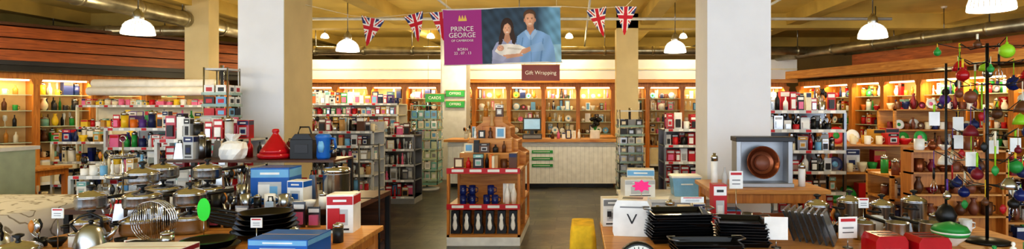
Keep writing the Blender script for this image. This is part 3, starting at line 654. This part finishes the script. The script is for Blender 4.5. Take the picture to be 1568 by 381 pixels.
m = MB(); m.lathe(0,0,0,[(.1,0),(.105,.01),(.105,.24),(.108,.245)], 'steel', 24); m.lathe(0,0,.245,[(.108,0),(.108,.03),(.09,.045),(.02,.05)], 'chrome', 24); m.lathe(0,0,.295,[(.01,0),(.02,.02),(.01,.03)], 'black', 10); m.build('steel_bread_bin', (-1.95, 4.75, .84))
m = MB(); m.lathe(0,0,0,[(.13,0),(.15,.02),(.15,.045),(.12,.05)], 'glaze_red', 28); m.lathe(0,0,.05,[(.135,0),(.12,.03),(.07,.1),(.03,.16),(.022,.175),(.03,.19),(.028,.21),(.01,.215)], 'glaze_red', 28); m.build('red_tagine', (-2.7, 5.25, 1.16))
m = MB(); rr = random.Random(12)
vs = []; fs = []; n = 22
for j, (r_, h_) in enumerate([(.09,0),(.11,.04),(.115,.09),(.09,.14),(.035,.16),(.028,.175),(.05,.2),(.065,.22)]):
    for i in range(n):
        a = 2*pi*i/n; q = r_*(1+.12*math.sin(i*5+j)+rr.uniform(-.05,.05)); vs.append((q*math.cos(a), q*math.sin(a), h_+rr.uniform(-.006,.006)*(j > 0)))
for j in range(7):
    for i in range(n): fs.append((j*n+i, j*n+(i+1) % n, (j+1)*n+(i+1) % n, (j+1)*n+i))
m.add(vs, fs, 'white', False); m.lathe(0,0,.16,[(.036,0),(.036,.015)],'ltgrey',16); m.build('wrapped_gift_bag', (-3.05, 5.2, 1.16))
m = MB(); m.box(-.1, .1, -.07, .07, 0, .17, 'black'); m.prism([(-.1,.17),(.1,.17),(.06,.22),(-.06,.22)], -.06, .06, 'black'); m.tube([(-.06,0,.22),(-.04,0,.28),(.04,0,.28),(.06,0,.22)], .008, 'black', 6); m.box(-.06,.06,-.074,-.07,.05,.13,'dark'); m.build('black_cool_bag', (-2.44, 5.25, 1.16), 0, bevel=.015)
m = MB(); m.lathe(0,0,0,[(.05,0),(.06,.02),(.055,.12),(.065,.18),(.07,.2),(.05,.22)], 'blue', 16); m.tube([(.06,0,.18),(.1,0,.18),(.11,0,.1),(.06,0,.06)], .012, 'blue', 8); m.lathe(0,-.055,.06,[(.02,0),(.03,.05),(.02,.1)],'sky',8,sy=.3); m.build('blue_vacuum_jug', (-2.25, 5.2, 1.16))
m = MB(); row(m, -3.58, -3.2, 5.2, 1.16, .24, KITCH, ['box', 'tin', 'crock', 'grater'], 133, (.07, .1)); row(m, -3.55, -2.2, 5.4, 1.16, .2, KITCH, ['box', 'tin', 'crock', 'grater', 'bottle'], 138, (.07, .1)); row(m, -3.6, -2.15, 4.98, .84, .28, KITCH+['steel','steel'], ['box', 'tin', 'crock', 'grater', 'card'], 139, (.07, .11)); row(m, -3.8, -1.85, 4.5, .84, .14, ['steel','steeld','black','white','steel','red'], ['mug', 'tin', 'bowl', 'crock'], 134, (.06, .1)); m.build('kitchen_gadgets', parent=tier)
m = MB(); row(m, -3.4, -2.45, 3.64, .75, .13, ['steel', 'steeld', 'black', 'steel', 'white'], ['tin', 'bowl', 'crock'], 135, (.07, .11)); m.build('steel_canisters')
m = MB(); row(m, -3.45, -1.75, 4.23, .75, .25, ['steel', 'steeld', 'black', 'red', 'steel'], ['crock', 'tin', 'grater', 'card'], 136, (.07, .1)); m.build('kitchen_utensils')
m = MB(); row(m, -1.86, -1.46, 3.75, .75, .14, ['black', 'white', 'steel', 'dark'], ['box', 'tin', 'bowl'], 137, (.07, .1)); m.build('boxed_kitchen_timers')
def tag(x, y, z, w=.1, h=.13, key='white', stem=.12, rz=0, lab='red'):
    m = MB(); m.lathe(0,0,0,[(.03,0),(.03,.006)], 'steeld', 12); m.tube([(0,0,.004),(0,0,stem)], .003, 'steel', 5)
    m.box(-w/2, w/2, -.003, .003, stem, stem+h, key)
    if lab: m.box(-w*.4, w*.4, -.0045, -.003, stem+h*.78, stem+h*.92, lab); m.box(-w*.3, w*.3, -.0045, -.003, stem+h*.25, stem+h*.29, 'dark'); m.box(-w*.3, w*.3, -.0045, -.003, stem+h*.45, stem+h*.52, 'grey')
    m.build('price_card', (x, y, z), rz)
m = MB(); m.lathe(0,0,0,[(.03,0),(.03,.006)],'steeld',12); m.tube([(0,0,0),(0,0,.14)], .003, 'steel', 5)
m.prism([(.042*math.cos(i*pi/8), .2+.075*math.sin(i*pi/8)) for i in range(16)], -.003, .003, 'neon'); m.build('green_offer_tag', (-2.42, 3.80, .75))
tag(-1.98, 3.62, .75, .07, .06); tag(-2.55, 3.36, .75, .09, .06, stem=.04); tag(-3.1, 3.5, .75, .07, .06, stem=.2)
m = MB()
for x in (-1.72, -1.56):
    m.tube([(x, 4.62, .015), (x, 4.62, 1.33)], .007, 'black', 6); m.tube([(x, 4.45, .015), (x, 4.85, .015)], .01, 'black', 6)
for z in (.3, .6, .9, 1.2, 1.32): m.tube([(-1.72, 4.62, z), (-1.56, 4.62, z)], .004, 'black', 5)
m.build('wire_display_rack')

# ------------------------------------------------------------ right foreground
rtab = table('wooden_display_table', .17, 2.9, 2.65, 4.45, .75, shelf=.3)
drape('yellow_cloth_plinth', -.03, .11, 4.12, 4.42, .78, 'yellowcloth', rc=.03, amp=.008, nf=9)
m = MB(); row(m, .25, 1.2, 4.3, .3, .36, BRIGHT, ['box'], 96, (.2, .3)); m.build('boxed_bakeware', parent=rtab)
m = MB(); carton(m,0,0,0,.14,.14,.2,'white','grey'); m.box(-.04,-.01,-.074,-.07,.07,.11,'dark'); m.build('plug_adapter_box', (.25, 4.33, .75), .1)
m = MB(); m.prism([(-.12,0),(.12,0),(.13,.03),(.125,.19),(.1,.24),(-.1,.24),(-.125,.19),(-.13,.03)], -.1, .1, 'white'); m.box(-.07,.07,-.03,-.01,.24,.242,'black'); m.box(-.07,.07,.02,.04,.24,.242,'black')
m.prism([(-.035,.15),(-.025,.15),(0,.1),(.025,.15),(.035,.15),(.004,.085),(-.004,.085)], -.104, -.1, 'dark'); m.box(-.08,.08,-.103,-.1,.19,.2,'grey'); m.box(.125,.15,-.02,.02,.12,.14,'black'); m.lathe(.09,-.1,.04,[(.012,0),(.012,.01)],'steeld',8)
m.build('white_toaster', (.38, 4.02, .75), -.15, bevel=.014)
m = MB(); st = []
for i in range(16): rr_ = .045 if i % 2 == 0 else .03; st.append((rr_*1.6*math.cos(i*pi/8), .3+rr_*math.sin(i*pi/8)))
m.prism(st, -.003, .003, 'hotpink'); m.tube([(0,.003,0),(0,.003,.27)], .003, 'steel', 5); m.lathe(0,0,0,[(.03,0),(.03,.006)],'steeld',12); m.build('pink_star_tag', (.46, 4.2, .75))
def tray(m, w, d, key, z, rz, x=0, y=0, h=.03, tilt=0):
    T = m.T.copy(); m.T = T @ Matrix.Translation((x, y, z)) @ Matrix.Rotation(rz, 4, 'Z') @ Matrix.Rotation(tilt, 4, 'X')
    a, b = w/2, d/2; vs = []
    for (s_, zz) in ((.92, 0), (1, h), (1.05, h+.002), (1.05, h+.006), (.99, h+.004), (.91, .004)):
        vs += [(-a*s_, -b*s_, zz), (a*s_, -b*s_, zz), (a*s_, b*s_, zz), (-a*s_, b*s_, zz)]
    fs = [(3, 2, 1, 0)]
    for j in range(5):
        for i in range(4): fs.append((j*4+i, j*4+(i+1) % 4, (j+1)*4+(i+1) % 4, (j+1)*4+i))
    fs.append((20, 21, 22, 23)); m.add(vs, fs, key); m.T = T
rr = random.Random(5)
def traystack(x, y, n, w, d, rz):
    m = MB()
    for i in range(n): tray(m, w-.004*i, d, 'nonstick', .017*i+.001, rr.uniform(-.09, .09), h=.026)
    for s_ in (-1, 1): m.tube([(s_*(w/2-.02), -.06, .017*n+.03), (s_*(w/2+.03), -.04, .017*n+.035), (s_*(w/2+.03), .04, .017*n+.035), (s_*(w/2-.02), .06, .017*n+.03)], .005, 'steeld', 6)
    m.build('baking_tray_stack', (x, y, .75), rz)
traystack(.66, 3.85, 10, .4, .3, .05); traystack(1.04, 3.74, 8, .3, .3, -.12); traystack(.75, 3.42, 4, .38, .22, .05)
m = MB(); carton(m,0,0,0,.1,.12,.3,'red','white'); m.build('red_carton', (1.04, 4.33, .75))
m = MB(); m.box(-.09,.09,-.06,.08,0,.03,'dark'); m.prism([(-.06,.03),(.06,.03),(.05,.07),(-.05,.07)],-.03,.05,'dark')
m.T = Matrix.Translation((0,-.03,.12)) @ Matrix.Rotation(pi/2,4,'X')
m.lathe(0,0,-.04,[(.08,0),(.098,.01),(.1,.05),(.09,.055)],'black',32); m.lathe(0,0,.016,[(.086,0),(.086,.002)],'white',32)
m.T = Matrix.Translation((0,-.048,.12))
for i in range(24): a=i*pi/12; m.tube([(.07*math.cos(a),0,.07*math.sin(a)),(.081*math.cos(a),0,.081*math.sin(a))],.0018,'black',4)
m.tube([(0,-.003,0),(.03,-.003,.055)],.003,'red',5)
m.build('kitchen_scales', (.29, 2.82, .75))
tag(.8, 4.08, .75, .16, .04, stem=.2); tag(1.22, 3.6, .75, .14, .14, stem=.05, rz=-.1, lab=None); tag(1.66, 3.6, .75, .12, .13, stem=.06, rz=.12); tag(1.18, 4.36, .75, .1, .13, stem=.26); tag(2.0, 4.1, .75, .07, .07, stem=.16)
m = MB()
for i in range(7):
    m.T = Matrix.Translation((i*.04, -i*.01, .0)) @ Matrix.Rotation(-.35, 4, 'Y')
    m.box(0, .006, -.12, .12, 0, .2, 'foil'); m.box(-.004, .012, -.125, .125, .195, .205, 'steel'); m.box(-.002, .008, -.125, -.118, 0, .2, 'black'); m.box(-.002, .008, .118, .125, 0, .2, 'black')
m.build('cake_tin_row', (1.45, 3.88, .755), -.5)
for i in range(4):
    m = MB(); pan_lathe(m, 0, 0, 0, .085, .15+.03*(i % 2), 'steel', True, .3*i); m.build('steel_saucepan', (1.75+.235*i, 4.28, .75))
for i in range(3):
    m = MB(); pan_lathe(m, 0, 0, 0, .07, .11, 'steel', False, pi/2+.3*i, False); m.build('milk_pan', (1.88+.22*i, 3.85, .75))
for x, y in ((1.78, 3.4), (2.0, 3.36)):
    m = MB(); m.prism([(-.09,0),(.09,0),(.095,.02),(.095,.1),(.075,.13),(-.075,.13),(-.095,.1),(-.095,.02)], -.08, .08, 'glaze_red'); m.box(-.06,.06,-.04,-.02,.13,.132,'black'); m.box(-.06,.06,.02,.04,.13,.132,'black'); m.box(-.05,.05,-.083,-.08,.05,.06,'steel'); m.box(.095,.11,-.015,.015,.07,.085,'black'); m.build('red_toaster', (x, y, .75), .05, bevel=.008)
m = MB(); m.lathe(0,0,0,[(.04,0),(.045,.01),(.09,.05),(.11,.09),(.105,.09),(.08,.05),(.01,.02)],'porcelain',24); m.lathe(0,0,.06,[(.098,0),(.108,.02)],'green',24); m.lathe(0,0,.09,[(.108,0),(.09,.03),(.03,.05),(.01,.055)],'green',24); m.build('lidded_green_bowl', (2.34, 3.68, .75))
m = MB(); row(m, 1.15, 1.65, 4.2, .75, .16, ['steel', 'white', 'red', 'black', 'steeld'], ['mug', 'tin', 'bowl', 'crock'], 141, (.07, .1)); row(m, 1.72, 2.85, 4.07, .75, .15, ['steel', 'steeld', 'black', 'white'], ['tin', 'mug', 'grater', 'crock'], 142, (.07, .09)); row(m, 2.15, 2.85, 3.3, .75, .14, ['copper', 'brown', 'green', 'white', 'porcelain', 'yellow'], ['bowl', 'mug', 'figure'], 143, (.08, .12)); row(m, .24, 1.0, 4.38, .75, .2, ['white', 'ltgrey', 'white', 'cream', 'black'], ['box', 'tin', 'crock'], 144, (.08, .13)); m.build('kitchen_canisters_and_mugs', parent=rtab)
table('wooden_side_desk', 1.12, 2.1, 4.85, 5.6, .93, shelf=.5)
# silver open-fronted appliance housing with bronze bowl and dark top
m = MB(); m.box(-.23,.23,.1,.14,0,.42,'silver'); m.box(-.24,-.2,-.06,.14,.02,.4,'silver'); m.box(.2,.24,-.06,.14,.02,.4,'silver'); m.box(-.25,.25,-.09,.15,.39,.43,'dark'); m.box(-.24,.24,-.1,.15,0,.035,'silver')
m.T = Matrix.Translation((0,.03,.2)) @ Matrix.Rotation(pi/2-.15,4,'X')
m.lathe(0,0,-.05,[(.06,0),(.11,.03),(.14,.09),(.145,.1),(.135,.1),(.1,.05),(.01,.03)],'bronze',32); m.lathe(0,0,.0,[(.07,0),(.06,.03),(.02,.045)],'copper',20)
m.build('silver_food_mixer', (1.62, 5.12, .93), -.05, bevel=.008)
m = MB(); row(m, 1.14, 1.36, 5.1, .93, .3, ['white', 'ltgrey'], ['bottle', 'tin', 'bottle'], 97, (.07,.09)); m.build('white_soap_bottles')
m = MB(); row(m, 1.9, 2.08, 5.1, .93, .28, ['red', 'white'], ['tin', 'bottle'], 98, (.07,.08)); m.build('red_flasks')
m = MB(); row(m, 1.2, 2.0, 5.1, .5, .3, BRIGHT, ['box'], 99, (.15,.25)); m.build('boxed_glasses')
table('white_display_table', .42, 1.28, 5.6, 6.3, .74, 'white', 'white')
m = MB(); carton(m,0,0,0,.3,.25,.17,'white','ltgrey'); m.build('white_bedding_box', (.6, 5.85, .74), .1)
m = MB(); carton(m,0,0,0,.28,.2,.24,'white','sky'); m.build('white_bedding_box', (.66, 6.12, .74), -.1)
m = MB(); m.prism([(-.12,0),(.12,0),(.14,.18),(-.14,.18)],-.12,.12,'plastic_blue'); m.box(-.15,.15,-.13,.13,.18,.2,'white'); m.tube([(-.06,-.13,.12),(.06,-.13,.12)],.008,'white',6); m.build('blue_storage_box', (1.08, 5.9, .74), 0, bevel=.008)
# ornament stand
m = MB(); sx, sy = 2.62, 3.75
m.lathe(sx, sy, .75, [(.13,0),(.13,.015),(.03,.03)], 'black', 20); m.tube([(sx,sy,.77),(sx,sy,2.02)], .010, 'black', 8)
m.tube([(sx-.2,sy+.1,.77),(sx-.2,sy+.1,1.9)], .008, 'black', 8); m.lathe(sx-.2, sy+.1, .75, [(.08,0),(.08,.012)], 'black', 16); m.lathe(sx-.2, sy+.1, .84, [(.02,0),(.055,.03),(.065,.07),(.04,.12),(.015,.14)], 'black', 14)
cols = ['purple','navy','green','maroon','porcelain','brown','glaze_blue','lime','copper','glaze_red','brown','steel','black']
rr = random.Random(21); arms = []
for z in (1.12, 1.28, 1.44, 1.6, 1.76, 1.9, 2.0):
    for i in range(9):
        a = i*2*pi/9+z*3+rr.uniform(-.15,.15); L = rr.uniform(.14,.34)
        e = (sx+L*math.cos(a), sy+L*math.sin(a), z+rr.uniform(0,.06)); m.tube([(sx,sy,z), (sx+L*.6*math.cos(a), sy+L*.6*math.sin(a), z-.01), e], .003, 'black', 5); arms.append(e)
stand = m.build('ornament_stand')
m = MB()
for k, e in enumerate(arms):
    c = rr.choice(cols); L = rr.uniform(.02, .12); m.tube([e, (e[0], e[1], e[2]-L)], .003 if k % 3 else .008, rr.choice(['lime','string','yellow','string','purple','lime']), 4)
    r = rr.uniform(.02, .045); q = rr.random(); zb = e[2]-L
    if q < .12: m.box(e[0]-.035, e[0]+.035, e[1]-.003, e[1]+.003, zb-.09, zb, 'white')
    elif q < .28: m.lathe(e[0], e[1], zb-.07, [(.045,0),(.04,.03),(.02,.06),(.004,.07)], c, 14)
    elif q < .48:   # hanging utensil
        m.tube([(e[0],e[1],zb),(e[0],e[1],zb-.12)], .005, rr.choice(['black','woodv','steel','lime','red']), 6); m.lathe(e[0],e[1],zb-.18,[(.004,0),(.022,.02),(.025,.04),(.006,.065)], rr.choice(['steel','black','red','green']), 10, sy=.35)
    elif q < .6:   # whisk
        m.tube([(e[0],e[1],zb),(e[0],e[1],zb-.07)], .007, 'black', 6)
        for a in range(3):
            ca, sa = math.cos(a*pi/3), math.sin(a*pi/3)
            m.tube([(e[0]+w_*ca, e[1]+w_*sa, zb+h_) for w_, h_ in ((.003,-.07),(.02,-.12),(.022,-.15),(.0,-.17),(-.022,-.15),(-.02,-.12),(-.003,-.07))], .0018, 'chrome', 4)
    else:
        m.lathe(e[0], e[1], zb-2*r, [(.004,0)]+[(r*math.sin(pi*j/8), r-r*math.cos(pi*j/8)) for j in range(1, 8)]+[(.008,2*r),(.008,2*r+.01)], c, 14)
m.build('hanging_baubles_and_utensils', parent=stand)
m = MB(); X0, X1, Y = 2.75, 3.55, 4.95
m.box(X0, X1, Y, Y+.04, .0, 1.28, 'woodv')
for z in (.72, .9, 1.08, 1.26): m.box(X0, X1, Y-.12, Y, z-.015, z, 'wood')
for x in (X0, X1-.02): m.box(x, x+.02, Y-.12, Y, 0, 1.26, 'woodv')
rack = m.build('mug_display_rack')
m = MB()
for j, z in enumerate((.72, .9, 1.08, 1.26)): row(m, X0+.03, X1-.03, Y-.06, z, .15, ['copper','maroon','brown','porcelain','copper','cream','bronze'], ['mug','bowl','vase','bowl'], 121+j, (.08,.11))
m.build('copper_and_stoneware_cups', parent=rack)

# ------------------------------------------------------------ lighting, world, camera
w = bpy.data.worlds.new('daylight'); bpy.context.scene.world = w; w.use_nodes = True
bg = w.node_tree.nodes['Background']; bg.inputs['Color'].default_value = (.78, .88, 1, 1); bg.inputs['Strength'].default_value = 3.7
cd = bpy.data.cameras.new('camera'); co = bpy.data.objects.new('camera', cd); bpy.context.scene.collection.objects.link(co)
co.location = (0, 0, 1.6); co.rotation_euler = (pi/2, 0, 0)
cd.sensor_width = 36; cd.lens = 20.62; cd.shift_x = -.0638; cd.shift_y = -.015; cd.clip_start = .05
bpy.context.scene.camera = co
bpy.context.scene.view_settings.view_transform = 'Standard'
try: bpy.context.scene.view_settings.look = 'Medium High Contrast'
except Exception: pass
